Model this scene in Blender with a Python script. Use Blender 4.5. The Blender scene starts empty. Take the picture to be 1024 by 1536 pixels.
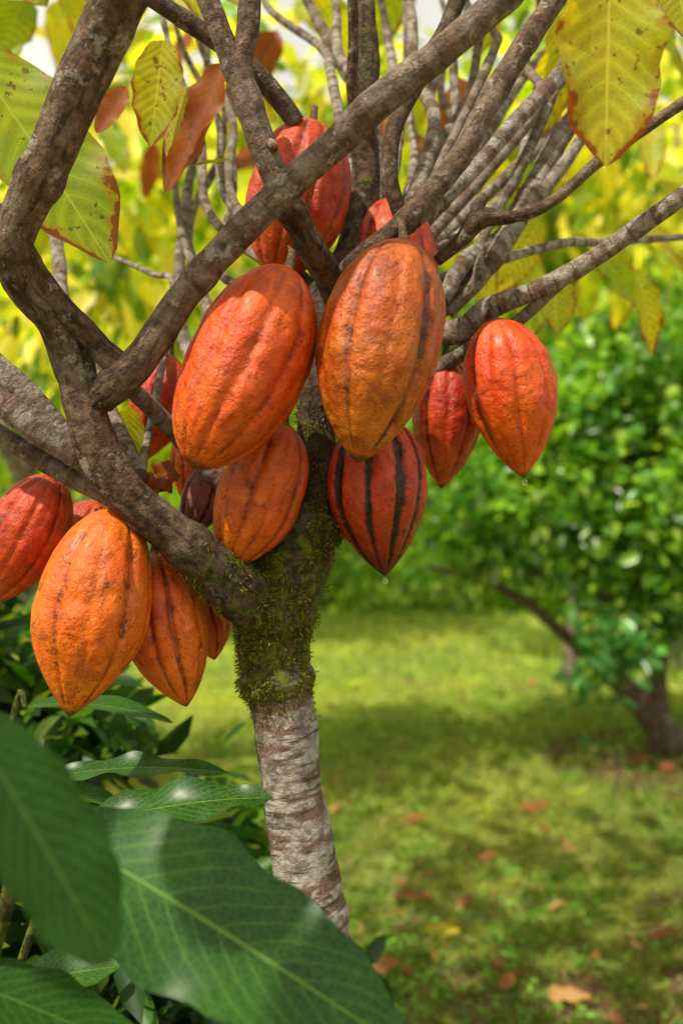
import bpy, math, random
import numpy as np
from mathutils import Vector, noise, Matrix
rng=np.random.default_rng(7); random.seed(7)
F=1493.0; CZ=1.3
def P(u,v,d): return Vector(((u-512)/F*d, d, CZ+(768-v)/F*d))
scene=bpy.context.scene
def link(o,parent=None):
    scene.collection.objects.link(o)
    if parent: o.parent=parent
    return o
def empty(name):
    e=bpy.data.objects.new(name,None); e.empty_display_size=.1; return link(e)

# ---------------------------------------------------------------- node helper
class NB:
    def __init__(s,name):
        s.mat=bpy.data.materials.new(name); s.mat.use_nodes=True
        s.t=s.mat.node_tree; s.t.nodes.clear()
        s.out=s.t.nodes.new('ShaderNodeOutputMaterial')
    def n(s,typ,**k):
        x=s.t.nodes.new(typ)
        for a,b in k.items(): setattr(x,a,b)
        return x
    def set(s,sock,val):
        if isinstance(val,bpy.types.NodeSocket): s.t.links.new(val,sock)
        elif isinstance(val,(tuple,list)) and len(val)==3 and sock.type=='RGBA': sock.default_value=(*val,1)
        else: sock.default_value=val
    def m(s,op,a,b=0.0,c=0.0,clamp=False):
        x=s.n('ShaderNodeMath',operation=op); x.use_clamp=clamp
        s.set(x.inputs[0],a); s.set(x.inputs[1],b); s.set(x.inputs[2],c); return x.outputs[0]
    def mix(s,f,a,b,bt='MIX'):
        x=s.n('ShaderNodeMix',data_type='RGBA',blend_type=bt)
        s.set(x.inputs[0],f); s.set(x.inputs[6],a); s.set(x.inputs[7],b); return x.outputs[2]
    def ss(s,v,lo,hi):
        x=s.n('ShaderNodeMapRange',interpolation_type='SMOOTHSTEP')
        s.set(x.inputs[0],v); x.inputs[1].default_value=lo; x.inputs[2].default_value=hi
        x.inputs[3].default_value=0; x.inputs[4].default_value=1; return x.outputs[0]
    def noise(s,vec,scale,detail=3,rough=.55,dist=0):
        x=s.n('ShaderNodeTexNoise'); s.set(x.inputs['Vector'],vec)
        x.inputs['Scale'].default_value=scale; x.inputs['Detail'].default_value=detail
        x.inputs['Roughness'].default_value=rough; x.inputs['Distortion'].default_value=dist
        return x.outputs[0]
    def vor(s,vec,scale,feature='F1'):
        x=s.n('ShaderNodeTexVoronoi',feature=feature); s.set(x.inputs['Vector'],vec)
        x.inputs['Scale'].default_value=scale; return x.outputs['Distance']
    def vscale(s,vec,sc):
        x=s.n('ShaderNodeVectorMath',operation='MULTIPLY'); s.set(x.inputs[0],vec); x.inputs[1].default_value=sc
        return x.outputs[0]
    def attr(s,name,out='Fac'):
        x=s.n('ShaderNodeAttribute',attribute_name=name); return x.outputs[out]
    def bump(s,h,strength,dist,prev=None):
        x=s.n('ShaderNodeBump'); x.inputs['Strength'].default_value=strength
        x.inputs['Distance'].default_value=dist; s.set(x.inputs['Height'],h)
        if prev: s.set(x.inputs['Normal'],prev)
        return x.outputs[0]
    def princ(s,col,rough,normal=None,spec=.5,coat=0,sub=0):
        x=s.n('ShaderNodeBsdfPrincipled'); s.set(x.inputs['Base Color'],col)
        s.set(x.inputs['Roughness'],rough); x.inputs['Specular IOR Level'].default_value=spec
        x.inputs['Coat Weight'].default_value=coat; x.inputs['Coat Roughness'].default_value=.22
        if normal: s.set(x.inputs['Normal'],normal)
        return x.outputs[0]
    def finish(s,sh): s.t.links.new(sh,s.out.inputs[0]); return s.mat
    def translucent(s,col,base,fac,normal=None):
        t=s.n('ShaderNodeBsdfTranslucent'); s.set(t.inputs[0],col)
        if normal: s.set(t.inputs['Normal'],normal)
        mx=s.n('ShaderNodeMixShader'); s.set(mx.inputs[0],fac)
        s.t.links.new(base,mx.inputs[1]); s.t.links.new(t.outputs[0],mx.inputs[2]); return mx.outputs[0]

# ---------------------------------------------------------------- materials
def foliage_mat(name,trans=.4,rough=.42,spec=.5,tint=(2.0,2.0,.6)):
    b=NB(name); c=b.attr('Col','Color')
    tc=b.mix(1.0,c,tint,'MULTIPLY')
    p=b.princ(c,rough,spec=spec)
    return b.finish(b.translucent(tc,p,trans))
M_fol=foliage_mat('foliage_leaf',.45,.42,.4); M_grass=foliage_mat('grass_blade',.4,.6,.12)
M_bush=foliage_mat('shrub_leaf',.38,.32,.7)
M_moss=foliage_mat('moss_tuft',.25,.8,.1)
M_far=foliage_mat('forest_leaf',.35,.6,.2)

def leaf_mat(name,base,vein,edge=None,nveins=11,k=2.2,brown=0.0,trans=.35,rough=.42,tint=(1.8,2.0,.6),alt=None,bumps=.6,spec=.35):
    b=NB(name); uv=b.n('ShaderNodeUVMap').outputs[0]
    sp=b.n('ShaderNodeSeparateXYZ'); b.set(sp.inputs[0],uv); u,v=sp.outputs[0],sp.outputs[1]
    tc=b.n('ShaderNodeTexCoord').outputs['Object']
    a=b.m('MULTIPLY',b.m('ABSOLUTE',b.m('SUBTRACT',v,.5)),2)
    ph=b.m('SUBTRACT',b.m('MULTIPLY',u,nveins),b.m('MULTIPLY',b.m('POWER',a,1.25),k))
    ph=b.m('ADD',ph,b.m('MULTIPLY',b.noise(tc,18,2),.35))
    w=b.m('MULTIPLY',b.m('ABSOLUTE',b.m('SUBTRACT',b.m('FRACT',ph),.5)),2)
    vm=b.m('MULTIPLY',b.ss(w,.89,1.0),b.m('SUBTRACT',1,b.ss(a,.65,1.0)))
    mid=b.m('SUBTRACT',1,b.ss(a,.012,.04))
    vv=b.m('MAXIMUM',b.m('MULTIPLY',vm,.8),mid)
    fine=b.m('SUBTRACT',1,b.ss(b.vor(tc,170,'DISTANCE_TO_EDGE'),.02,.12))
    n1=b.noise(tc,14,4); n2=b.noise(tc,60,4)
    col=b.mix(b.ss(n1,.38,.66),base,alt or tuple(x*.7 for x in base))
    col=b.mix(b.m('MULTIPLY',b.m('SUBTRACT',1,b.ss(w,.1,.8)),.45),col,tuple(x*.55 for x in base))
    col=b.mix(b.m('MULTIPLY',fine,.18),col,vein)
    col=b.mix(b.m('MULTIPLY',vv,.75),col,vein)
    if brown>0:
        e=b.m('ADD',b.m('ADD',b.m('MULTIPLY',a,.62),b.m('MULTIPLY',b.m('POWER',u,4),.35)),b.m('MULTIPLY',n2,.7))
        th=1.07-brown*.5
        e1=b.ss(e,th-.16,th+.02)
        col=b.mix(b.m('MULTIPLY',e1,.5),col,(.42,.19,.02))
        e=b.ss(e,th,th+.06)
        col=b.mix(e,col,edge or (.22,.07,.02))
        sp2=b.m('MULTIPLY',b.ss(b.noise(tc,95,3),.62,.68),.8)
        col=b.mix(sp2,col,(.16,.06,.02))
    nrm=b.bump(w,-bumps,.003); nrm=b.bump(fine,-.2,.0008,nrm)
    tcl=b.mix(1,col,tint,'MULTIPLY')
    r=b.m('ADD',rough,b.m('MULTIPLY',n2,.15))
    p=b.princ(col,r,nrm,spec=spec)
    return b.finish(b.translucent(tcl,p,trans))
ML_dark=leaf_mat('leaf_dark_green',(.026,.110,.010),(.15,.28,.045),alt=(.013,.065,.007),nveins=14,k=3.8,rough=.29,trans=.25,tint=(2,2,.4),spec=.34,bumps=1.0)
ML_deep=leaf_mat('leaf_deep_green',(.022,.085,.007),(.08,.17,.025),alt=(.014,.058,.006),nveins=13,k=3.4,rough=.40,trans=.25,tint=(2.2,2.0,.4),spec=.2,bumps=.9)
ML_young=leaf_mat('leaf_green',(.05,.15,.012),(.16,.27,.04),alt=(.03,.10,.010),rough=.45,spec=.25)
ML_yel=leaf_mat('leaf_yellow_green',(.60,.52,.02),(.84,.74,.13),alt=(.36,.44,.02),brown=.20,edge=(.30,.075,.012),trans=.58,tint=(1.6,1.6,.35))
ML_gry=leaf_mat('leaf_green_yellow',(.26,.38,.02),(.50,.55,.08),alt=(.42,.48,.02),brown=.12,trans=.58,tint=(1.9,1.8,.35))
ML_rust=leaf_mat('leaf_rust',(.38,.12,.02),(.16,.05,.02),alt=(.26,.07,.015),brown=.25,trans=.4,tint=(1.7,1.2,.7),spec=.2)
ML_fall=leaf_mat('leaf_fallen',(.30,.11,.035),(.13,.05,.02),alt=(.18,.065,.02),brown=.2,trans=.1,tint=(1,1,1),rough=.6,spec=.2)
ML_tan=leaf_mat('leaf_fallen_tan',(.50,.29,.11),(.3,.16,.05),alt=(.38,.20,.07),brown=.2,trans=.1,tint=(1,1,1),rough=.6,spec=.2)

def bark_mat():
    b=NB('bark'); tc=b.n('ShaderNodeTexCoord').outputs['Object']; bv=b.attr('buv','Vector')
    W=b.n('ShaderNodeSeparateColor'); b.set(W.inputs[0],b.attr('W','Color'))
    moss,pale,dark=W.outputs[0],W.outputs[1],W.outputs[2]
    n1=b.noise(tc,22,5,.6); n2=b.noise(tc,110,5,.7); n3=b.noise(tc,40,5,.7,.5)
    fis=b.noise(b.vscale(bv,(1,1,.22)),150,4,.65,.3)
    col=b.mix(b.ss(n2,.35,.68),(.068,.037,.019),(.26,.155,.088))
    col=b.mix(b.m('MULTIPLY',b.ss(n1,.48,.66),.6),col,(.37,.285,.20))
    col=b.mix(b.m('MULTIPLY',b.ss(fis,.50,.62),.8),col,(.030,.017,.010))
    rv=b.vscale(bv,(7,7,46)); ring=b.noise(rv,1,3,.5,.3)
    col=b.mix(b.m('MULTIPLY',b.ss(ring,.56,.64),.4),col,(.05,.028,.016))
    pl=b.mix(b.ss(b.noise(tc,70,5,.7),.35,.65),(.20,.165,.14),(.60,.55,.49))
    pl=b.mix(b.m('MULTIPLY',b.ss(ring,.50,.57),.85),pl,(.17,.09,.055))
    pl=b.mix(b.m('MULTIPLY',b.ss(b.noise(b.vscale(bv,(20,20,160)),1,3),.57,.65),.8),pl,(.06,.036,.024))
    pl=b.mix(b.m('MULTIPLY',b.ss(n1,.5,.7),.4),pl,(.22,.15,.11))
    col=b.mix(pale,col,pl)
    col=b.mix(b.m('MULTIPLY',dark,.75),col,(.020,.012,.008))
    lich=b.m('MULTIPLY',b.ss(b.noise(tc,38,5,.75),.57,.62),.65)
    col=b.mix(b.m('MULTIPLY',lich,b.m('SUBTRACT',1,dark)),col,(.50,.46,.37))
    lg=b.m('MULTIPLY',b.ss(b.noise(tc,55,5,.75),.62,.66),.45)
    col=b.mix(lg,col,(.20,.21,.06))
    mm=b.m('MULTIPLY',b.ss(b.m('ADD',moss,b.m('MULTIPLY',b.m('SUBTRACT',n3,.5),2.6)),.55,.75),.95)
    mc=b.mix(b.ss(n2,.4,.65),(.03,.042,.006),(.17,.18,.014))
    col=b.mix(mm,col,mc)
    nr=b.bump(ring,.6,.007); nr=b.bump(n2,1.0,.008,nr); nr=b.bump(fis,-1.0,.005,nr)
    return b.finish(b.princ(col,.72,nr,spec=.25))
M_bark=bark_mat()

def pod_mat(name,main,alt,tip,groove,gdark=.5,spots=.5,tipk=1.0,gth=.45,mott=.5,gmod=.55):
    b=NB(name); tc=b.n('ShaderNodeTexCoord').outputs['Object']
    oi=b.n('ShaderNodeObjectInfo').outputs['Random']
    off=b.n('ShaderNodeVectorMath',operation='ADD'); b.set(off.inputs[0],tc)
    cv=b.n('ShaderNodeCombineXYZ'); b.set(cv.inputs[0],b.m('MULTIPLY',oi,7)); b.set(cv.inputs[1],b.m('MULTIPLY',oi,3.3))
    b.set(off.inputs[1],cv.outputs[0]); vec=off.outputs[0]
    g=b.attr('groove'); t=b.attr('along')
    n1=b.noise(vec,17,4,.6,.4); st=b.noise(b.vscale(vec,(1,1,.22)),75,4,.6); n2=b.noise(vec,120,5,.7)
    nf=b.noise(vec,420,3,.6); nb_=b.noise(vec,34,6,.72,.6)
    dk=tuple(x*k for x,k in zip(main,(.38,.28,.5)))
    col=b.mix(b.ss(n1,.38,.64),main,alt)
    col=b.mix(b.m('MULTIPLY',b.ss(st,.45,.7),.5),col,tuple(.5*(a+c) for a,c in zip(main,tip)))
    tf=b.m('MULTIPLY',b.ss(b.m('ADD',t,b.m('MULTIPLY',b.m('SUBTRACT',n1,.5),.9)),.45,1.0),tipk)
    col=b.mix(tf,col,tip)
    col=b.mix(b.m('MULTIPLY',b.ss(nb_,.44,.66),mott),col,dk)
    col=b.mix(b.m('MULTIPLY',b.m('SUBTRACT',1,b.ss(st,.30,.50)),mott*.6),col,dk)
    col=b.mix(b.m('MULTIPLY',b.ss(n2,.5,.72),mott*.8),col,dk)
    gg=b.m('MULTIPLY',b.ss(b.m('ADD',g,b.m('MULTIPLY',b.m('SUBTRACT',n2,.5),1.1)),gth,gth+.45),gdark)
    gg=b.m('MULTIPLY',gg,b.m('ADD',1-gmod,b.m('MULTIPLY',b.ss(nb_,.35,.6),gmod)))
    col=b.mix(gg,col,groove)
    vd=b.vor(vec,230); msk=b.ss(b.noise(vec,28,3),.5-.22*spots,.66)
    por=b.m('MULTIPLY',b.m('MULTIPLY',b.m('SUBTRACT',1,b.ss(vd,.12,.30)),msk),.8)
    col=b.mix(por,col,(.05,.012,.006))
    bl=b.m('MULTIPLY',b.ss(b.m('ADD',b.noise(vec,45,5,.75),b.m('MULTIPLY',g,.12*spots)),.62,.68),.8*min(1,spots+.2))
    col=b.mix(bl,col,(.055,.018,.008))
    wv=b.n('ShaderNodeVectorMath',operation='ADD'); b.set(wv.inputs[0],b.vscale(vec,(1,1,.5)))
    wc=b.n('ShaderNodeCombineXYZ'); b.set(wc.inputs[0],b.m('MULTIPLY',n1,.05)); b.set(wc.inputs[1],b.m('MULTIPLY',nb_,.03)); b.set(wv.inputs[1],wc.outputs[0])
    cr=b.m('SUBTRACT',1,b.ss(b.vor(wv.outputs[0],34,'DISTANCE_TO_EDGE'),.004,.020))
    cr=b.m('MULTIPLY',b.m('MULTIPLY',cr,b.ss(nb_,.50,.58)),.5)
    col=b.mix(cr,col,(.12,.03,.012))
    col=b.mix(b.m('MULTIPLY',b.m('SUBTRACT',1,b.ss(t,.0,.035)),.8),col,(.06,.03,.015))
    col=b.mix(b.m('MULTIPLY',b.ss(t,.955,.985),.8),col,(.05,.02,.01))
    nr=b.bump(b.noise(vec,48,3,.5),.7,.007); nr=b.bump(n2,.6,.004,nr); nr=b.bump(nf,.45,.0012,nr)
    r=b.m('ADD',.18,b.m('MULTIPLY',n2,.34))
    return b.finish(b.princ(col,r,nr,spec=.44,coat=.05))
PM={
 'orange':pod_mat('pod_orange',(.72,.098,.003),(.82,.17,.004),(.82,.18,.004),(.14,.016,.003),.8,.65),
 'gold':pod_mat('pod_gold',(.57,.088,.004),(.54,.125,.006),(.62,.20,.008),(.13,.020,.004),.65,.95,.8,mott=.7),
 'scarlet':pod_mat('pod_scarlet',(.75,.068,.003),(.82,.125,.004),(.80,.14,.004),(.15,.010,.003),.7,.5,mott=.48),
 'red':pod_mat('pod_red',(.50,.028,.003),(.62,.065,.004),(.70,.115,.004),(.08,.005,.002),.8,.65),
 'striped':pod_mat('pod_striped',(.58,.036,.003),(.68,.080,.003),(.10,.018,.004),(.006,.004,.003),1.0,1.3,.85,gth=.12,gmod=.0),
 'amber':pod_mat('pod_amber',(.78,.125,.003),(.85,.185,.004),(.84,.20,.005),(.16,.020,.003),.75,1.2),
 'dried':pod_mat('pod_dried',(.26,.075,.06),(.36,.15,.11),(.15,.05,.03),(.03,.012,.01),.8,.8),
}
b=NB('water_drop'); p=b.n('ShaderNodeBsdfPrincipled'); p.inputs['Roughness'].default_value=.03
p.inputs['Transmission Weight'].default_value=1; p.inputs['IOR'].default_value=1.33; M_drop=b.finish(p.outputs[0])

# ---------------------------------------------------------------- geometry helpers
def mesh_obj(name,verts,faces,mats,parent=None,attrs=None,uvs=None,smooth=True,midx=None):
    me=bpy.data.meshes.new(name); me.from_pydata([tuple(v) for v in verts],[],faces)
    for mt in mats: me.materials.append(mt)
    for an,(typ,data) in (attrs or {}).items():
        a=me.attributes.new(an,typ,'POINT')
        a.data.foreach_set({'FLOAT_COLOR':'color','FLOAT_VECTOR':'vector','FLOAT':'value'}[typ],np.asarray(data,dtype=np.float32).ravel())
    if uvs is not None:
        l=me.uv_layers.new(name='UVMap'); vi=np.empty(len(me.loops),dtype=np.int32); me.loops.foreach_get('vertex_index',vi)
        l.data.foreach_set('uv',np.asarray(uvs,dtype=np.float32)[vi].ravel())
    if smooth: me.polygons.foreach_set('use_smooth',np.ones(len(me.polygons),dtype=bool))
    if midx is not None: me.polygons.foreach_set('material_index',np.asarray(midx,dtype=np.int32))
    me.update(); o=bpy.data.objects.new(name,me); return link(o,parent)

def np_mesh(name,V,nper,polys_per,mat,parent=None,col=None,smooth=False):
    N=V.shape[0]; me=bpy.data.meshes.new(name)
    pl=np.array(polys_per); k=pl.shape[1]; q=pl.shape[0]
    idx=(np.arange(N)[:,None,None]*nper+pl[None]).reshape(-1)
    me.vertices.add(N*nper); me.vertices.foreach_set('co',V.astype(np.float32).ravel())
    me.loops.add(len(idx)); me.loops.foreach_set('vertex_index',idx.astype(np.int32))
    me.polygons.add(N*q); me.polygons.foreach_set('loop_start',(np.arange(N*q)*k).astype(np.int32))
    me.update(calc_edges=True)
    a=me.attributes.new('Col','FLOAT_COLOR','POINT')
    c=np.ones((N,nper,4),dtype=np.float32); c[:,:,:3]=col[:,None,:]; a.data.foreach_set('color',c.ravel())
    me.materials.append(mat); me.validate()
    o=bpy.data.objects.new(name,me); return link(o,parent)

def catmull(pts,vals,n):
    out=[];ov=[]; p=[pts[0]*2-pts[1]]+list(pts)+[pts[-1]*2-pts[-2]]
    w=[vals[0]]+list(vals)+[vals[-1]]
    for i in range(1,len(p)-2):
        for j in range(n):
            t=j/n; a,b_,c,d=p[i-1],p[i],p[i+1],p[i+2]
            out.append(.5*((2*b_)+(c-a)*t+(2*a-5*b_+4*c-d)*t*t+(3*b_-a-3*c+d)*t**3))
            ov.append(np.array(w[i])*(1-t)+np.array(w[i+1])*t)
    out.append(pts[-1]); ov.append(np.array(w[-2])); return out,ov

class TubeSet:
    def __init__(s): s.V=[];s.Fc=[];s.W=[];s.B=[]
    def add(s,pts,radii,W=(0,0,0),sides=18,n=9,rough=.10,knot=True):
        if not isinstance(W,list): W=[W]*len(pts)
        vals=[np.array([r,*w]) for r,w in zip(radii,W)]
        C,ov=catmull([Vector(p) for p in pts],vals,n)
        base=len(s.V); fr=None; sd=random.random()*50; ln=0
        for i,c in enumerate(C):
            if i: ln+=(C[i]-C[i-1]).length
            T=(C[min(i+1,len(C)-1)]-C[max(i-1,0)]).normalized()
            if fr is None: fr=T.orthogonal().normalized()
            fr=(fr-T*fr.dot(T)).normalized(); bi=T.cross(fr)
            r=float(ov[i][0])
            kb=1+.30*max(0,noise.noise(Vector((ln*28+sd,0,0)))-.1) if knot else 1
            for k in range(sides):
                a=2*math.pi*k/sides; d=fr*math.cos(a)+bi*math.sin(a)
                q=c+d*r; lv=Vector((r*math.cos(a),r*math.sin(a),ln+sd))
                rr=r*kb*(1+rough*noise.noise(Vector((lv.x*38,lv.y*38,lv.z*18)))+rough*.6*noise.noise(Vector((lv.x*120,lv.y*120,lv.z*50))))
                s.V.append(c+d*rr); s.W.append((*[float(x) for x in ov[i][1:4]],1)); s.B.append(tuple(lv))
        m=len(C)
        for i in range(m-1):
            for k in range(sides):
                a=base+i*sides+k; b_=base+i*sides+(k+1)%sides
                s.Fc.append((a,b_,b_+sides,a+sides))
        for e,i in ((0,0),(1,m-1)):
            ring=[base+i*sides+k for k in range(sides)]
            s.Fc.append(tuple(ring if e else ring[::-1]))
    def build(s,name,parent,mat):
        return mesh_obj(name,s.V,s.Fc,[mat],parent,{'W':('FLOAT_COLOR',s.W),'buv':('FLOAT_VECTOR',s.B)})

def tb(ts,spec,W=(0,0,0),**k):
    ts.add([P(u,v,d) for u,v,d,r in spec],[r*d/F for u,v,d,r in spec],W,**k)

def make_leaf(L,base,tip,W,nrm,sag=.0,fold=.25,wave=.02,nu=26,nv=5,peak=.44,arch=0.):
    base,tip,nrm=Vector(base),Vector(tip),Vector(nrm).normalized()
    ln=(tip-base).length; ctrl=(base+tip)/2+nrm*arch*ln+Vector((0,0,-1))*sag*ln
    sd=random.random()*20; o=len(L['V']); pa=1.35*peak; pb=1.35-pa; mx=(peak**pa)*((1-peak)**pb)
    for i in range(nu+1):
        s_=i/nu; m_=base*(1-s_)**2+ctrl*2*s_*(1-s_)+tip*s_*s_
        T=((ctrl-base)*(1-s_)+(tip-ctrl)*s_).normalized(); sde=T.cross(nrm).normalized(); nn=sde.cross(T)
        ss_=min(max(s_,0),1); w=W/2*(ss_**pa*(1-ss_)**pb)/mx+.0006
        for j in range(-nv,nv+1):
            v=j/nv
            wv=1+.05*math.sin(s_*31+sd)*abs(v)
            q=m_+sde*v*w*wv+nn*(fold*abs(v)**1.3*w+wave*W*4*math.sin(s_*17+sd+(2 if v>0 else 0))*v*v*(w/W))
            L['V'].append(q); L['U'].append((s_,v*.5+.5))
    c=2*nv+1
    for i in range(nu):
        for j in range(c-1):
            a=o+i*c+j; L['F'].append((a,a+1,a+c+1,a+c)); L['M'].append(L['mi'])
def newL(): return {'V':[],'U':[],'F':[],'M':[],'mi':0}
def buildL(L,name,mats,parent=None): return mesh_obj(name,L['V'],L['F'],mats,parent,None,L['U'],True,L['M'])

# ---------------------------------------------------------------- cacao tree
tree=empty('cacao_tree')
ts=TubeSet()
M0=(0,.1,0)
tr=[(600,2770,1.04,62),(575,2300,1.04,54),(548,1800,1.04,50),(505,1536,1.05,47),(478,1400,1.05,46),(458,1300,1.05,47),(442,1200,1.05,46),
    (424,1060,1.05,46),(413,1000,1.05,51),(412,940,1.05,57),(425,880,1.05,58),(455,810,1.05,52),(482,740,1.05,36),(474,640,1.06,27),(482,540,1.07,30),(488,450,1.07,28),(498,385,1.07,24)]
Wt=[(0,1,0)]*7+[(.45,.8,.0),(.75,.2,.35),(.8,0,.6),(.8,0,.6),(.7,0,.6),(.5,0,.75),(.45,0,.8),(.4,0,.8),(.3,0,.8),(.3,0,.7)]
tb(ts,tr,Wt,sides=36,n=16,rough=.10)
tb(ts,[(415,935,1.05,40),(365,890,1.02,44),(310,845,.99,38),(250,792,.97,34),(190,742,.96,33),(145,665,.95,32),(118,570,.95,28),(92,490,.94,33),(45,430,.92,36),(15,372,.90,34),(-40,300,.9,30),(-90,180,.9,25)],
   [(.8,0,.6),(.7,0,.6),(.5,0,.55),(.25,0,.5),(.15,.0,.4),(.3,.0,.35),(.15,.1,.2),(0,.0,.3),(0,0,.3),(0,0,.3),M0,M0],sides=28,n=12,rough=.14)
tb(ts,[(15,375,.90,28),(32,325,.89,31),(75,235,.87,34),(120,130,.85,37),(170,20,.83,39),(215,-90,.8,42),(280,-300,.8,36)],(0,.05,.08),sides=28,n=12,rough=.07)
tb(ts,[(50,415,.92,20),(100,465,.92,17),(150,520,.93,18),(180,560,.94,24),(150,600,.95,24)],(.1,0,.4))
tb(ts,[(135,610,.95,22),(175,575,.94,29),(215,535,.93,25),(275,445,.92,23),(345,365,.91,23),(420,290,.90,23),(510,210,.89,24),(560,160,.88,26),(650,88,.87,23),(740,10,.86,23),(800,-60,.85,22),(900,-260,.85,18)],
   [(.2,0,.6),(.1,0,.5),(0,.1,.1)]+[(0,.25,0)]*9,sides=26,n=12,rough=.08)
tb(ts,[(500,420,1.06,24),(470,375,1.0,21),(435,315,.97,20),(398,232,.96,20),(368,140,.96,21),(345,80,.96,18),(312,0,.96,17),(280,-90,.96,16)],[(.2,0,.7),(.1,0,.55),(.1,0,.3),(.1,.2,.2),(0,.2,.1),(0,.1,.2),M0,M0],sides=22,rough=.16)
tb(ts,[(370,150,.96,18),(362,100,.96,17),(372,40,.96,17),(378,-60,.96,15)],(0,.1,.15))
tb(ts,[(445,185,1.05,15),(415,145,1.04,15),(375,100,1.03,14),(300,45,1.02,14),(215,-10,1.0,13)],(0,.1,.25))
tb(ts,[(390,225,.96,8),(405,215,.95,8),(412,222,.94,6)],(0,0,.2),n=4)
tb(ts,[(505,430,1.08,24),(535,350,1.12,22),(548,270,1.13,22),(545,190,1.13,19),(552,110,1.13,18),(548,30,1.13,16),(540,-90,1.13,14)],(.45,0,.55),sides=22,rough=.14)
tb(ts,[(545,215,1.13,10),(528,140,1.1,9),(530,60,1.08,8),(528,-40,1.05,8)],(.5,0,.3))
tb(ts,[(612,350,1.0,14),(598,315,1.0,12),(585,265,1.0,12),(590,195,1.02,13),(620,130,1.05,14),(665,50,1.08,13),(700,-40,1.1,12)],(.2,0,.6))
tb(ts,[(500,425,1.05,17),(545,385,1.0,17),(595,345,.99,16),(635,300,1.0,17),(690,235,1.02,18),(730,160,1.03,18),(775,85,1.04,18),(850,-30,1.05,16)],[(.1,0,.6),(.1,0,.5),(0,0,.35),(.2,.1,.15),(.1,.2,.1),(0,.2,0),(0,.1,0),M0],sides=22,rough=.12)
tb(ts,[(620,330,1.02,13),(700,265,1.06,12),(775,180,1.08,12),(840,110,1.1,12),(900,20,1.12,11),(960,-90,1.12,10)],(0,.9,0))
tb(ts,[(500,470,1.09,20),(600,470,1.12,20),(675,500,1.1,19),(735,462,1.08,17),(810,432,1.06,14),(880,395,1.05,14),(950,345,1.03,14),(1040,282,1.0,14),(1180,190,1.0,12)],(.05,.7,.05),sides=22,rough=.1)
tb(ts,[(640,570,1.12,12),(690,530,1.1,13),(745,500,1.08,9),(790,470,1.07,9),(850,415,1.06,9)],(.2,.4,.3))
tb(ts,[(655,392,1.02,8),(690,362,1.02,11),(722,328,1.02,16),(770,325,1.01,9),(830,300,1.0,9),(900,240,.99,9),(1000,170,.98,9),(1090,110,.97,8)],[(0,0,.5),(0,0,.5),(0,0,.6),(0,0,.4),(0,.1,.3),(0,.1,.2),M0,M0])
tb(ts,[(718,335,1.02,12),(716,312,1.02,11),(722,300,1.02,9)],(0,0,.5),n=5)
tb(ts,[(650,470,1.15,16),(700,430,1.15,17),(745,375,1.16,17),(790,300,1.2,17),(835,215,1.25,16),(880,150,1.3,15),(960,60,1.35,13),(1040,-40,1.4,12)],(.15,.6,.1))
tb(ts,[(660,450,1.12,13),(705,385,1.14,12),(760,345,1.18,11),(850,240,1.22,10),(900,150,1.25,8),(930,40,1.28,6),(950,-40,1.3,5)],(.1,.7,.1))
tb(ts,[(670,470,1.14,12),(715,420,1.13,9),(722,360,1.15,8),(790,230,1.2,8),(840,110,1.25,8),(870,0,1.3,7)],(.4,.5,.1))
tb(ts,[(215,770,.97,24),(150,715,.98,20),(95,655,.98,20),(40,590,.98,20),(-20,535,.98,19),(-120,450,.98,16)],(.05,.6,.1),sides=20)
tb(ts,[(240,790,.98,22),(170,745,.98,17),(100,712,.98,15),(45,680,.98,15),(-30,635,.98,15),(-120,600,.98,12)],(.15,.4,.25),sides=20)
tb(ts,[(120,690,.96,14),(60,650,.95,18),(15,612,.95,19),(-60,560,.95,17)],(.3,.5,.1))
tb(ts,[(170,560,.96,14),(215,600,1.0,14),(262,648,1.03,14),(330,720,1.05,16),(400,830,1.05,20)],(.1,.6,.1))
tb(ts,[(205,755,.97,15),(250,775,.98,12),(275,800,.98,12),(330,850,.99,16)],(.1,.5,.2))
for u0,v0,u1,v1,r in [(640,250,780,-60,9),(650,230,700,-60,8),(560,190,430,-60,12),(545,160,470,-80,9),(600,180,560,-80,8),(700,240,640,-60,7),
    (620,250,600,-60,7),(730,200,930,-60,9),(340,300,250,-60,6),(320,330,230,-60,7),(300,430,330,120,8),(280,520,310,-60,9),(350,300,290,-60,7),
    (760,290,930,-40,8),(820,370,1100,350,7),(800,170,800,-60,8),(650,200,590,-70,11),(500,130,380,-40,8),(830,200,1060,-20,9),(290,400,240,180,6),(340,420,350,220,7),
    (730,100,690,-60,7),(670,330,690,-60,9),(100,470,70,250,12),(260,440,120,350,5)]:
    d=random.uniform(1.2,1.55); c=random.uniform(-25,25)
    if u0>=480: rt=(560,450,1.10,r*1.3)      # every shoot springs from the crown fork
    elif v0<=340 or u0>=335: rt=(490,450,1.09,r*1.3)
    elif u0>=270: rt=(440,760,1.06,r*1.4)
    else: rt=(210,720,.98,r*1.3)
    tb(ts,[rt,(u0,v0,(d+1.15)/2,r),((u0*2+u1)/3+c,(v0*2+v1)/3,d+.03,r*.9),((u0+2*u1)/3-c*.6,(v0+2*v1)/3,d+.08,r*.7),(u1,v1,d+.12,r*.25)],(random.choice([0,.3]),random.uniform(.4,1),.05),sides=10,n=7)
branches=ts.build('limbs',tree,M_bark)

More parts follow.
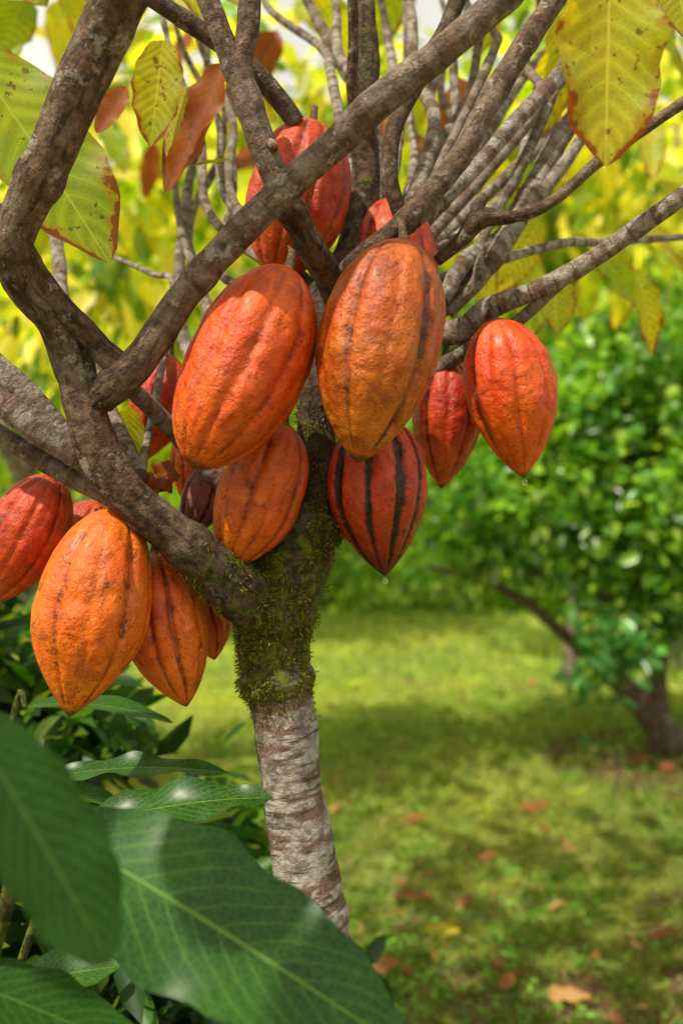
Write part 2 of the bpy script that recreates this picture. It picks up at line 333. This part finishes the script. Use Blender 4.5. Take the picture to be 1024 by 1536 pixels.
# moss tufts
Vn=np.array([tuple(v) for v in ts.V]); Wn=np.array(ts.W)[:,0]
me=branches.data; nr=np.empty(len(me.vertices)*3,dtype=np.float32); me.vertices.foreach_get('normal',nr); nr=nr.reshape(-1,3)
pt=np.array([noise.noise(Vector((v[0]*34,v[1]*34,v[2]*20)))+.5*noise.noise(Vector(tuple(v))*90) for v in Vn])
pr=np.clip((Wn-.3)/.5,0,1)*(Vn[:,2]<1.42)*np.clip((pt-.0)*6,0,1)
pr=pr/pr.sum(); N=9500; ids=rng.choice(len(Vn),N,p=pr)
base=Vn[ids]+rng.normal(0,.0022,(N,3)); nn=nr[ids]*.7+rng.normal(0,.5,(N,3))+np.array([0,0,-.35]); nn/=np.linalg.norm(nn,axis=1)[:,None]
sd=np.cross(nn,rng.normal(0,1,(N,3))); sd/=np.linalg.norm(sd,axis=1)[:,None]
Lm=rng.uniform(.002,.006,(N,1)); wd=rng.uniform(.0007,.0015,(N,1))
V=np.stack([base-sd*wd,base+sd*wd,base+nn*Lm+rng.normal(0,.0008,(N,3))],1)
mc=np.array([.11,.12,.012])*rng.uniform(.25,2.3,(N,1))+np.array([.04,.015,0])*rng.random((N,1))
np_mesh('moss',V,3,[(0,1,2)],M_moss,tree,mc)

# ---------------------------------------------------------------- pods
def pod(top,bot,wpx,d,kind,dt=0.0,db=0.0,blunt=0.0,spin=None,furrow=1.0,peak=.45,stem=None,drop=False,neck=0.0):
    T=P(top[0],top[1],d+dt); B=P(bot[0],bot[1],d+db); ax=(B-T); L=ax.length; R=wpx/2*d/F
    ns,nt=84,130; V=[];G=[];A=[]; sd=random.random()*40; spin=random.random()*6 if spin is None else spin
    bend=random.uniform(-.03,.03)*L
    fd=[random.uniform(.6,1.25) for _ in range(10)]; fo=[random.uniform(-.09,.09) for _ in range(10)]
    for i in range(ns+1):
        s=i/ns; s=s-.06*math.sin(2*math.pi*s)*.8
        if s<peak: x=(peak-s)/peak; r=max(0,1-x**(2.3-neck))**(.58+neck*.3)
        else:
            x=(s-peak)/(1-peak); r=max(0,1-x**(1.80+blunt))**(.88-.3*blunt)
        r=max(r,.012)
        env=min(1,s/.07)*min(1,(1-s)/.07); env=env*env*(3-2*env)
        for k in range(nt):
            a=2*math.pi*k/nt
            aw=a+.09*math.sin(3*s+sd)+.05*noise.noise(Vector((math.cos(a)*2,math.sin(a)*2,s*5+sd)))
            g1=g2=0
            for j in range(5):
                for h,(ww,arr) in enumerate(((.11,0),(.09,1))):
                    ph=j*2*math.pi/5+h*math.pi/5+fo[2*j+h]*(1-abs(2*s-1)**2)
                    dd=(aw-ph+math.pi)%(2*math.pi)-math.pi
                    if abs(dd)<.4:
                        e=math.exp(-(dd/ww)**2)*fd[2*j+h]
                        if h==0: g1+=e
                        else: g2+=e
            n3=noise.noise(Vector((math.cos(a)*1.6,math.sin(a)*1.6,s*4+sd)))
            n4=noise.noise(Vector((math.cos(a)*6,math.sin(a)*6,s*14+sd)))
            rr=R*r*(1-env*furrow*(.10*g1+.06*g2)+.045*n3+.02*n4)*1.03
            V.append((rr*math.cos(a+spin)+bend*math.sin(math.pi*s),rr*math.sin(a+spin),-s*L)); G.append(env*(g1+.75*g2)); A.append(s)
    Fc=[]
    for i in range(ns):
        for k in range(nt):
            a=i*nt+k; b_=i*nt+(k+1)%nt; Fc.append((a,a+nt,b_+nt,b_))
    Fc.append(tuple(range(nt))); Fc.append(tuple(range(ns*nt,ns*nt+nt))[::-1])
    nb=len(V); mi=[0]*len(Fc)
    q=(Vector((0,0,-1))).rotation_difference(ax.normalized()); qi=q.inverted()
    st=Vector(stem)-T if stem else Vector((random.uniform(-.006,.006),.03,.028))
    st=qi@st; stl=st.length; sides=12; st0=Vector((0,0,-.004))
    for i in range(9):
        f=i/8; c=st0.lerp(st,f)+Vector((0,0,.12*stl*math.sin(math.pi*f))); r=.0052-.0012*math.sin(math.pi*f)+(.003 if i==0 else 0)
        for k in range(sides):
            a=2*math.pi*k/sides; V.append((c.x+r*math.cos(a),c.y+r*math.sin(a),c.z)); G.append(0); A.append(0)
    for i in range(8):
        for k in range(sides):
            a=nb+i*sides+k; b_=nb+i*sides+(k+1)%sides; Fc.append((a,b_,b_+sides,a+sides)); mi.append(1)
    mats=[PM[kind],M_bark]
    if drop:
        o0=len(V); r=.0028
        for i in range(9):
            ph=math.pi*i/8
            for k in range(12):
                a=2*math.pi*k/12; V.append((r*math.sin(ph)*math.cos(a),r*math.sin(ph)*math.sin(a),-L-.002-r+r*1.25*math.cos(ph))); G.append(0);A.append(0)
        for i in range(8):
            for k in range(12):
                a=o0+i*12+k; b_=o0+i*12+(k+1)%12; Fc.append((a,a+12,b_+12,b_)); mi.append(2)
        mats.append(M_drop)
    o=mesh_obj('cacao_pod',V,Fc,mats,None,{'groove':('FLOAT',G),'along':('FLOAT',A)},None,True,mi)
    o.rotation_mode='QUATERNION'; o.rotation_quaternion=q; o.location=T; return o
pod((606,360),(536,694),178,.94,'gold',0,-.01,blunt=.25,furrow=.65,peak=.45,spin=.4)
pod((434,402),(290,703),172,.95,'scarlet',0,-.02,blunt=.65,furrow=.95,peak=.46,spin=1.0,stem=P(437,372,.99))
pod((470,181),(412,420),148,1.08,'red',blunt=.5,furrow=1.2,spin=.2)
pod((586,298),(578,520),142,1.14,'red',blunt=.3,furrow=.9)
pod((742,478),(785,717),134,1.06,'scarlet',blunt=.0,furrow=1.4,spin=.95,drop=True,stem=P(730,458,1.08))
pod((668,535),(662,733),102,1.13,'red',furrow=1.2,spin=.3)
pod((563,622),(577,864),148,1.03,'striped',furrow=1.1,blunt=.0,spin=1.3,drop=True)
pod((428,634),(346,850),124,1.01,'orange',furrow=1.3,blunt=.5,spin=.7)
pod((256,532),(212,694),88,1.14,'red',furrow=1.2,spin=.9)
pod((292,640),(283,760),70,1.12,'orange',furrow=1.2)
pod((86,714),(-14,905),114,1.02,'red',furrow=1.1,blunt=.3,spin=.4)
pod((176,762),(104,1075),162,.98,'amber',0,-.03,furrow=.9,blunt=.0,spin=.6,peak=.52)
pod((230,828),(280,1060),120,1.02,'orange',furrow=1.1,blunt=.1,spin=.2,peak=.5)
pod((300,880),(322,990),72,1.1,'orange',furrow=1.1)
pod((150,752),(110,860),85,1.1,'red',furrow=1.1)
pod((325,695),(285,800),66,1.07,'dried',furrow=2.0,blunt=.5)

# ---------------------------------------------------------------- leaves on the cacao tree
L=newL(); mats=[ML_yel,ML_gry,ML_rust,ML_young]
def lf(b,t,w,d,mi,nrm=(0,-1,.25),dd=0.,**k):
    L['mi']=mi; make_leaf(L,P(b[0],b[1],d),P(t[0],t[1],d+dd),w*d/F,nrm,**k)
lf((915,-90),(907,250),160,.80,0,(.1,-1,.1),fold=.25,wave=.05,peak=.50)
lf((-60,60),(165,395),175,.97,1,(.35,-.9,.3),fold=.25,wave=.04,peak=.48,sag=-.04)
lf((245,60),(226,220),72,1.1,0,(.2,-1,.1),fold=.3)
lf((335,95),(248,290),66,1.15,2,(-.2,-.9,.2),fold=.35,wave=.06)
lf((280,130),(250,235),38,1.12,0,(-.6,-.8,.2))
lf((190,130),(145,200),40,1.25,2,(0,-1,.3))
lf((1010,-60),(1030,60),80,.9,0,(.1,-1,.1))
lf((830,410),(835,500),60,1.5,0,(.2,-1,.1))
lf((810,330),(745,440),55,1.5,0,(.3,-1,.1))
lf((800,400),(790,510),60,1.6,1,(.3,-1,.1))
lf((195,610),(185,720),50,1.1,1,(.5,-1,.1))
lf((270,715),(215,735),50,1.06,2,(.1,-.7,.7),wave=.1)
lf((255,690),(225,760),45,1.05,2,(-.3,-.7,.7),wave=.1)
lf((350,240),(285,250),30,1.15,1,(0,-.5,1))
random.seed(21)
for i in range(170):
    y=random.uniform(1.35,3.0); x=random.uniform(-.55,.75)*y; z=1.3+y*random.uniform(.24,.75)
    if x<-.1*y and z<1.3+y*.42 and random.random()<.4: continue
    b0=Vector((x,y,z)); ln=random.uniform(.13,.24); dr=Vector((random.uniform(-.6,.6),random.uniform(-.6,.6),random.uniform(-1.1,-.3))).normalized()
    L['mi']=random.choice([0,0,0,0,1,1,1,2])
    make_leaf(L,b0,b0+dr*ln,ln*random.uniform(.34,.45),(random.uniform(-.6,.6),-1,random.uniform(0,1)),fold=.3,wave=.05,nu=12,nv=2,arch=random.uniform(0,.15))
for i in range(16):  # unseen leaves added up left to cast dappled shade on the broadleaf plant
    b0=Vector((random.uniform(-1.15,-.5),random.uniform(-.05,.5),random.uniform(1.85,2.2))); ln=random.uniform(.16,.26)
    dr=Vector((random.uniform(-.8,.8),random.uniform(-.8,.8),random.uniform(-.6,-.1))).normalized(); L['mi']=random.choice([0,1,1,3])
    make_leaf(L,b0,b0+dr*ln,ln*.42,(0,-.1,1),fold=.2,wave=.04,nu=12,nv=2)
for i in range(150):  # denser leaves above the view, added to shade the foreground grass
    y=random.uniform(1.2,2.7); x=random.uniform(-1.3,.7); z=1.3+y*.58+random.uniform(.05,.5)
    b0=Vector((x,y,z)); ln=random.uniform(.18,.30); dr=Vector((random.uniform(-.8,.8),random.uniform(-.8,.8),random.uniform(-.6,-.1))).normalized()
    L['mi']=random.choice([0,1,1,3]); make_leaf(L,b0,b0+dr*ln,ln*.42,(0,-.2,1),fold=.2,wave=.04,nu=9,nv=2)
buildL(L,'crown_leaves',mats,tree)

# ---------------------------------------------------------------- broadleaf plant in front (bottom left)
plant=empty('broadleaf_plant')
L=newL(); mats=[ML_dark,ML_deep]
lf((72,1240),(640,1600),225,.70,0,(-.30,-.75,1),dd=-.06,fold=.10,wave=.035,peak=.42,arch=.08,nu=44,nv=8)
lf((-75,1040),(165,1445),170,.52,1,(.6,-.7,.4),fold=.25,wave=.02,peak=.55,arch=.05)
lf((120,1240),(410,1196),80,.95,0,(0,-.6,1),fold=.2,wave=.06,arch=.10)
lf((75,1165),(345,1160),50,1.05,0,(0,-.4,1),fold=.2,wave=.06,arch=.10)
lf((60,1185),(180,1205),50,1.05,0,(0,-.3,1),fold=.2,arch=.05)
lf((-90,1460),(240,1600),120,.72,1,(0,-.5,1),fold=.15,arch=.08)
lf((20,1480),(180,1450),80,.85,0,(.1,-.5,1),fold=.2,arch=.08)
lf((40,1060),(260,1085),50,1.15,0,(0,-.3,1),fold=.2,arch=.15)
lf((230,1260),(400,1330),50,1.2,0,(0,-.4,1),fold=.2,arch=.1)
buildL(L,'leaves',mats,plant)
t2=TubeSet(); root=Vector((-.42,.85,0))
for q in [P(72,1240,.70),P(-75,1040,.52),P(120,1240,.95),P(75,1165,1.05),P(-90,1460,.72),P(40,1060,1.15),P(230,1260,1.2)]:
    t2.add([root+Vector((random.uniform(-.05,.05),random.uniform(-.05,.05),0)),root.lerp(q,.5)+Vector((-.03,.03,.12)),q+Vector((-.02,.01,-.02)),q],[.007,.005,.004,.003],(.9,0,.6),sides=8,n=6,rough=0,knot=False)
t2.build('stems',plant,M_bark)

# ---------------------------------------------------------------- foliage masses
def leafmass(name,P0,ax,nm,size,aspect,col,mat,parent=None,fold=.18):
    ax=ax/np.linalg.norm(ax,axis=1)[:,None]; sd=np.cross(nm,ax); sd/=np.linalg.norm(sd,axis=1)[:,None]+1e-9
    n2=np.cross(ax,sd); s=size[:,None]; w=s*aspect
    V=np.stack([P0,P0+ax*s*.3+sd*w*.46+n2*w*fold,P0+ax*s*.68+sd*w*.40+n2*w*fold*.6,P0+ax*s-n2*s*.08,
                P0+ax*s*.68-sd*w*.40+n2*w*fold*.6,P0+ax*s*.3-sd*w*.46+n2*w*fold],1)
    return np_mesh(name,V,6,[(0,3,2,1),(0,5,4,3)],mat,parent,col)
def blobs(ells,n,clump=.12,shell=.55):
    vol=np.array([e[3]*e[4]*e[5] for e in ells])**.67; cnt=rng.multinomial(n,vol/vol.sum()); PP=[];DD=[];KK=[]
    for e,c in zip(ells,cnt):
        nc=max(6,c//45); d=rng.normal(0,1,(nc,3)); d/=np.linalg.norm(d,axis=1)[:,None]
        rr=(shell+(1-shell)*rng.random((nc,1)))*rng.uniform(.85,1.12,(nc,1)); cc=d*rr*np.array(e[3:6])+np.array(e[:3])
        k=rng.integers(0,nc,c); p=cc[k]+rng.normal(0,1,(c,3))*clump
        PP.append(p); DD.append(d[k]+rng.normal(0,.5,(c,3))); KK.append(rng.random(nc)[k])
    return np.concatenate(PP),np.concatenate(DD),np.concatenate(KK)
def palette(cols,n,K):
    cols=np.array(cols); i=rng.integers(0,len(cols),n); c=cols[i]*rng.uniform(.7,1.3,(n,1)); return c*(0.55+.85*K[:,None])
def foliage(name,ells,n,size,aspect,cols,mat=M_fol,parent=None,clump=.12,shell=.55,droop=.4,up=.8):
    p,d,K=blobs(ells,n,clump,shell); keep=p[:,2]>.02; p,d,K=p[keep],d[keep],K[keep]; n=len(p)
    ax=d+np.array([0,0,-droop])+rng.normal(0,.35,(n,3)); nm=rng.normal(0,.5,(n,3))+np.array([0,0,up])+d*.5
    return leafmass(name,p,ax,nm,rng.uniform(.65,1.25,n)*size,aspect,palette(cols,n,K),mat,parent)

G1=[(.21,.40,.035),(.13,.31,.03),(.36,.53,.06),(.07,.20,.02)]
bush=empty('shrub_tree')
b0=P(1015,1135,5.36); b0.z=-.03
t3=TubeSet(); w3=P
t3.add([b0,w3(985,1085,5.36),w3(935,1030,5.35),w3(860,965,5.3),w3(790,905,5.3),w3(720,870,5.25),w3(640,850,5.2)],[.10,.085,.06,.035,.03,.02,.01],(.1,.1,.35),sides=14)
t3.add([w3(985,1085,5.38),w3(985,1010,5.4),w3(990,930,5.45),w3(960,800,5.5),w3(900,680,5.6)],[.07,.05,.045,.04,.02],(.1,.2,.3),sides=14)
t3.add([w3(935,1030,5.35),w3(905,900,5.4),w3(890,800,5.5),w3(840,700,5.6)],[.04,.035,.03,.015],(.1,.4,.1),sides=12)
t3.add([w3(990,930,5.45),w3(1060,800,5.4),w3(1100,650,5.5)],[.05,.04,.02],(.1,.4,.1),sides=12)
t3.build('trunk_and_limbs',bush,M_bark)
def E(u,v,d,ru,rv,rd): c=P(u,v,d); return (c.x,c.y,c.z,ru*d/F,rd,rv*d/F)
ells=[E(960,570,5.6,160,110,.7),E(860,640,5.6,120,100,.6),E(800,740,5.5,120,90,.6),E(930,760,5.3,150,100,.6),E(1060,700,5.5,150,190,.8),
      E(730,790,5.5,80,60,.5),E(1010,860,5.3,100,50,.5),E(900,830,5.4,130,45,.5),E(1080,510,5.8,120,90,.6),E(740,690,5.9,80,80,.5),E(1150,790,5.4,150,190,.8)]
foliage('leaves',ells,15500,.10,.55,G1,M_bush,parent=bush,clump=.13,shell=.45)
ells=[E(915,970,5.0,45,25,.12),E(880,1010,5.0,25,15,.1),E(960,940,5.1,60,25,.2)]
foliage('low_leaves',ells,300,.09,.6,[(.08,.24,.05),(.10,.28,.05)],M_bush,parent=bush,clump=.08)

ells=[]
for i in range(16):
    x=-7+i*1.05+random.uniform(-.3,.3); ells.append((x,13.4+random.uniform(-.6,1.2),random.uniform(.7,1.3),1.0,.9,random.uniform(1.0,1.8)))
foliage('hedge',ells,18000,.20,.5,[(.34,.50,.07),(.24,.40,.045),(.48,.58,.09),(.11,.24,.025)],clump=.25,shell=.6)
YG=[(.76,.68,.06),(.58,.62,.06),(.82,.72,.10),(.34,.46,.03),(.15,.28,.02)]
for (u,v,d,k_) in [(50,400,4.6,1),(110,480,9.0,1.7),(335,470,10.6,2.0),(850,300,7.6,1.5),(1010,220,8.2,1.4)]:
    e=empty('yellow_leaf_tree'); c=P(u,v,d)
    t4=TubeSet(); t4.add([(c.x,d,-.02),(c.x+.06,d+.05,.6),(c.x-.05,d,1.2),(c.x+.03,d,c.z+.2)],[.06,.05,.04,.02],(.1,.5,.1),sides=12)
    for k in range(6):
        a=random.random()*6.3; t4.add([(c.x,d,1.0+k*.12),(c.x+.35*math.cos(a),d+.35*math.sin(a),c.z*.8),(c.x+.8*math.cos(a),d+.7*math.sin(a),c.z+.3)],[.03,.02,.008],(0,.6,0),sides=8)
    t4.build('trunk',e,M_bark)
    el=[(c.x+random.uniform(-.9,.9)*k_,d+random.uniform(-.5,.5)*k_,c.z+random.uniform(-.6,.75)*k_,.5*k_,.5*k_,.38*k_) for k in range(8)]
    foliage('leaves',el,2300,.19*k_**.6,.42,YG,parent=e,clump=.16*k_,shell=.4,droop=.9,up=.3)
ells=[]
for i in range(30):
    x=-15+i*1.05+random.uniform(-.6,.6); y=random.uniform(18,24)
    h=random.uniform(4.5,6.5) if x<-3.0 else random.uniform(7,11.5)
    z=1.5
    while z<h:
        ells.append((x+random.uniform(-.8,.8),y+random.uniform(-1,1),z,1.6,1.4,1.2)); z+=1.7
foliage('distant_trees',ells,30000,.44,.5,[(.26,.40,.09),(.15,.28,.06),(.36,.48,.09),(.56,.60,.12),(.07,.16,.04)],mat=M_far,clump=.45,shell=.6)
hv=[];hf=[]; nx=60
for j in range(14):
    for i in range(nx):
        x=-60+i*2.03; y=27+j*3.0; h=(1-math.exp(-j*.45))*(7+2.5*noise.noise(Vector((x*.06,y*.05,0)))+(-3 if x<-6 else 0))
        hv.append((x,y,h-.3+.4*noise.noise(Vector((x*.5,y*.5,0)))))
for j in range(13):
    for i in range(nx-1): a=j*nx+i; hf.append((a,a+1,a+nx+1,a+nx))
b=NB('hill_green'); tc=b.n('ShaderNodeTexCoord').outputs['Object']
mh=b.finish(b.princ(b.mix(b.ss(b.noise(tc,1.2,6,.7),.4,.62),(.05,.09,.025),(.20,.30,.07)),.9,spec=.1))
mesh_obj('hill',hv,hf,[mh])

DG=[(.02,.075,.010),(.03,.10,.012),(.05,.14,.018),(.015,.05,.010),(.12,.20,.02)]
ells=[E(20,1000,1.7,110,110,.15),E(60,1130,1.55,140,90,.2),E(40,1300,1.4,170,110,.25),E(200,1400,1.45,170,110,.25),E(330,1370,1.7,100,90,.2),E(120,1550,1.4,260,130,.3),E(330,1560,1.5,160,120,.3),E(240,1240,1.9,140,60,.2),E(-150,1100,1.6,150,250,.3),E(40,1700,1.5,350,200,.3),E(300,1750,1.6,230,150,.3)]
foliage('undergrowth_shrub',ells,5200,.075,.42,DG,clump=.05,shell=.2,droop=.3)

# ---------------------------------------------------------------- ground, grass
def patch(x,y):
    return noise.noise(Vector((x*.9,y*.9,3.1)))*.4+noise.noise(Vector((x*2.6,y*2.6,8.1)))*.4+noise.noise(Vector((x*7,y*7,1.1)))*.35
def soil_amt(x,y):
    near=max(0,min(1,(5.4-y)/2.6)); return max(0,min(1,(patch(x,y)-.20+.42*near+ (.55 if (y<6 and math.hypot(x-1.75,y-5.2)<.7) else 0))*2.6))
xs=np.concatenate([-np.geomspace(150,7,14),np.linspace(-6,7,120),np.geomspace(8,150,14)])
ys=np.concatenate([-np.geomspace(60,1,8),np.linspace(-.5,17,150),np.geomspace(18,220,18)])
gv=[];gf=[];gc=[]
for y in ys:
    for x in xs:
        gv.append((x,y,.012*noise.noise(Vector((x*1.5,y*1.5,0))))); gc.append((soil_amt(x,y),0,0,1))
nx=len(xs)
for j in range(len(ys)-1):
    for i in range(nx-1): a=j*nx+i; gf.append((a,a+1,a+nx+1,a+nx))
b=NB('lawn_ground'); tc=b.n('ShaderNodeTexCoord').outputs['Object']
sp=b.n('ShaderNodeSeparateColor'); b.set(sp.inputs[0],b.attr('W','Color'))
n1=b.noise(tc,9,6,.7); n2=b.noise(tc,45,5,.7)
grs=b.mix(b.ss(n1,.35,.65),(.13,.18,.04),(.34,.38,.10)); soil=b.mix(n2,(.055,.030,.015),(.21,.125,.07))
f=b.ss(b.m('ADD',sp.outputs[0],b.m('MULTIPLY',b.m('SUBTRACT',n2,.5),1.0)),.3,.7)
mg=b.finish(b.princ(b.mix(f,grs,soil),.95,b.bump(n2,.8,.02),spec=.1))
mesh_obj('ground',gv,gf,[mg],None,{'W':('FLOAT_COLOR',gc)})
N=250000
yy=1.9*np.exp(rng.random(N)*math.log(15.5/1.9)); xx=rng.uniform(-.5,.5,N)*yy
sa=np.array([soil_amt(a,c) for a,c in zip(xx,yy)])
keep=rng.random(N)>sa*.85; xx,yy,sa=xx[keep],yy[keep],sa[keep]; N=len(xx)
tuft=np.array([noise.noise(Vector((a*9,c*9,2))) for a,c in zip(xx,yy)])
hgt=rng.uniform(.010,.032,N)*(1+.25*rng.normal(0,1,N)).clip(.4,1.8)*(1+.03*yy)*(1+1.1*tuft).clip(.4,1.9); wd=rng.uniform(.0018,.0042,N)*(yy/2.6).clip(.9,4)
ang=rng.uniform(0,2*math.pi,N); sd=np.stack([np.cos(ang),np.sin(ang),np.zeros(N)],1)*wd[:,None]
lean=rng.normal(0,.9,(N,2))*hgt[:,None]; base=np.stack([xx,yy,np.full(N,-.004)],1)
tip=base+np.stack([lean[:,0],lean[:,1],hgt],1); mid=base+np.stack([lean[:,0]*.3,lean[:,1]*.3,hgt*.6],1)
V=np.stack([base-sd,base+sd,mid+sd*.8,tip,mid-sd*.8],1)
pat=np.array([noise.noise(Vector((a*.8,c*.8,5))) for a,c in zip(xx,yy)])
cg=np.array([.19,.30,.065])*rng.uniform(.45,1.5,(N,1))+np.array([.22,.15,.04])*(rng.random((N,1))**2)+np.array([.18,.13,.04])*np.clip(pat[:,None]+.2,0,1)
cg*=(.72+.45*np.clip((yy[:,None]-3)/3.5,0,1.3))  # sunlit mid-lawn put into blade colour: darker near, lighter farther off
dry=rng.random(N)<.07; cg[dry]=np.array([.45,.35,.17])*rng.uniform(.5,1.1,(dry.sum(),1))
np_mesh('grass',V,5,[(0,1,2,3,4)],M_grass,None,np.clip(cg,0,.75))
N=18000; cc=700; cy=1.9*np.exp(rng.random(cc)*math.log(8/1.9)); cx=rng.uniform(-.5,.5,cc)*cy; k=rng.integers(0,cc,N)
p0=np.stack([cx[k]+rng.normal(0,.05,N),cy[k]+rng.normal(0,.06,N),rng.uniform(.002,.03,N)],1)
ax=rng.normal(0,1,(N,3)); ax[:,2]=rng.uniform(-.1,.5,N); nm=rng.normal(0,.4,(N,3))+np.array([0,0,1])
leafmass('lawn_weeds',p0,ax,nm,rng.uniform(.014,.034,N),.55,np.array([.12,.25,.035])*rng.uniform(.4,1.9,(N,1)),M_grass)

L=newL(); mats=[ML_fall,ML_tan,ML_yel]
def fall(u,v,size,mi,ang=None):
    d=CZ*F/(v-768); x=(u-512)/F*d; a=random.random()*6.3 if ang is None else ang; s=size*d/F
    b_=Vector((x-math.cos(a)*s/2,d-math.sin(a)*s/2,.024)); t=Vector((x+math.cos(a)*s/2,d+math.sin(a)*s/2,.03+random.uniform(0,.015)))
    L['mi']=mi; make_leaf(L,b_,t,s*.45,(random.uniform(-.3,.3),random.uniform(-.6,.0),1),fold=random.uniform(-.1,.4),wave=.06,nu=12,nv=2,arch=random.uniform(.03,.12))
for q in [(620,1243,44,0,.1),(502,1222,30,1,1),(662,1412,62,2,-.5),(850,1510,74,1,-.3),(620,1360,64,0,-.2),(700,1365,44,0,.8),(800,1222,50,0,.2),(600,1119,26,1,0),
          (210,1112,36,0,0),(1000,1416,50,0,.3),(730,1297,34,0,.3),(845,1272,24,1,2),(852,1287,24,1,0),(800,1030,26,1,0),(760,1490,40,0,1),(575,1470,56,0,.4),(960,1145,40,0,0),(1000,1160,40,0,.6)]:
    fall(*q)
for i in range(100):
    v=random.uniform(940,1560); fall(random.uniform(150,1100),v,random.uniform(8,19)*(v-700)/500,random.choice([0,0,0,0,1]))
buildL(L,'fallen_leaves',mats)

# ---------------------------------------------------------------- light, sky, camera
sd=Vector((-.42,-.36,.83)).normalized()   # towards the sun
el=math.asin(sd.z); az=math.atan2(sd.x,sd.y)
w=bpy.data.worlds.new('World'); scene.world=w; w.use_nodes=True
nt=w.node_tree; bg=nt.nodes['Background']; sky=nt.nodes.new('ShaderNodeTexSky'); sky.sky_type='NISHITA'; sky.sun_disc=False
sky.sun_elevation=el; sky.sun_rotation=az; sky.dust_density=4; sky.air_density=1.0; sky.ozone_density=.5
cn=nt.nodes.new('ShaderNodeTexNoise'); cn.inputs['Scale'].default_value=2.2; cn.inputs['Detail'].default_value=5
tcw=nt.nodes.new('ShaderNodeTexCoord'); nt.links.new(tcw.outputs['Generated'],cn.inputs['Vector'])
mr=nt.nodes.new('ShaderNodeMapRange'); mr.inputs[1].default_value=.35; mr.inputs[2].default_value=.60; mr.inputs[3].default_value=.5; mr.inputs[4].default_value=.95
nt.links.new(cn.outputs[0],mr.inputs[0])
mx=nt.nodes.new('ShaderNodeMix'); mx.data_type='RGBA'; nt.links.new(mr.outputs[0],mx.inputs[0]); nt.links.new(sky.outputs[0],mx.inputs[6]); mx.inputs[7].default_value=(10.2,9.6,8.2,1)
nt.links.new(mx.outputs[2],bg.inputs[0]); bg.inputs[1].default_value=.112
sl=bpy.data.lights.new('sun','SUN'); sl.energy=5.0; sl.angle=math.radians(.6); sl.color=(1,.92,.76)
so=link(bpy.data.objects.new('sun',sl)); so.rotation_mode='QUATERNION'; so.rotation_quaternion=Vector((0,0,1)).rotation_difference(sd)
cam=bpy.data.cameras.new('camera'); co=link(bpy.data.objects.new('camera',cam)); co.location=(0,0,CZ); co.rotation_euler=(math.pi/2,0,0)
cam.sensor_fit='VERTICAL'; cam.sensor_height=36; cam.lens=35; cam.clip_start=.05; cam.clip_end=600
cam.dof.use_dof=True; cam.dof.focus_distance=.96; cam.dof.aperture_fstop=3.3
scene.camera=co
scene.view_settings.view_transform='Standard'; scene.view_settings.look='None'; scene.view_settings.exposure=0
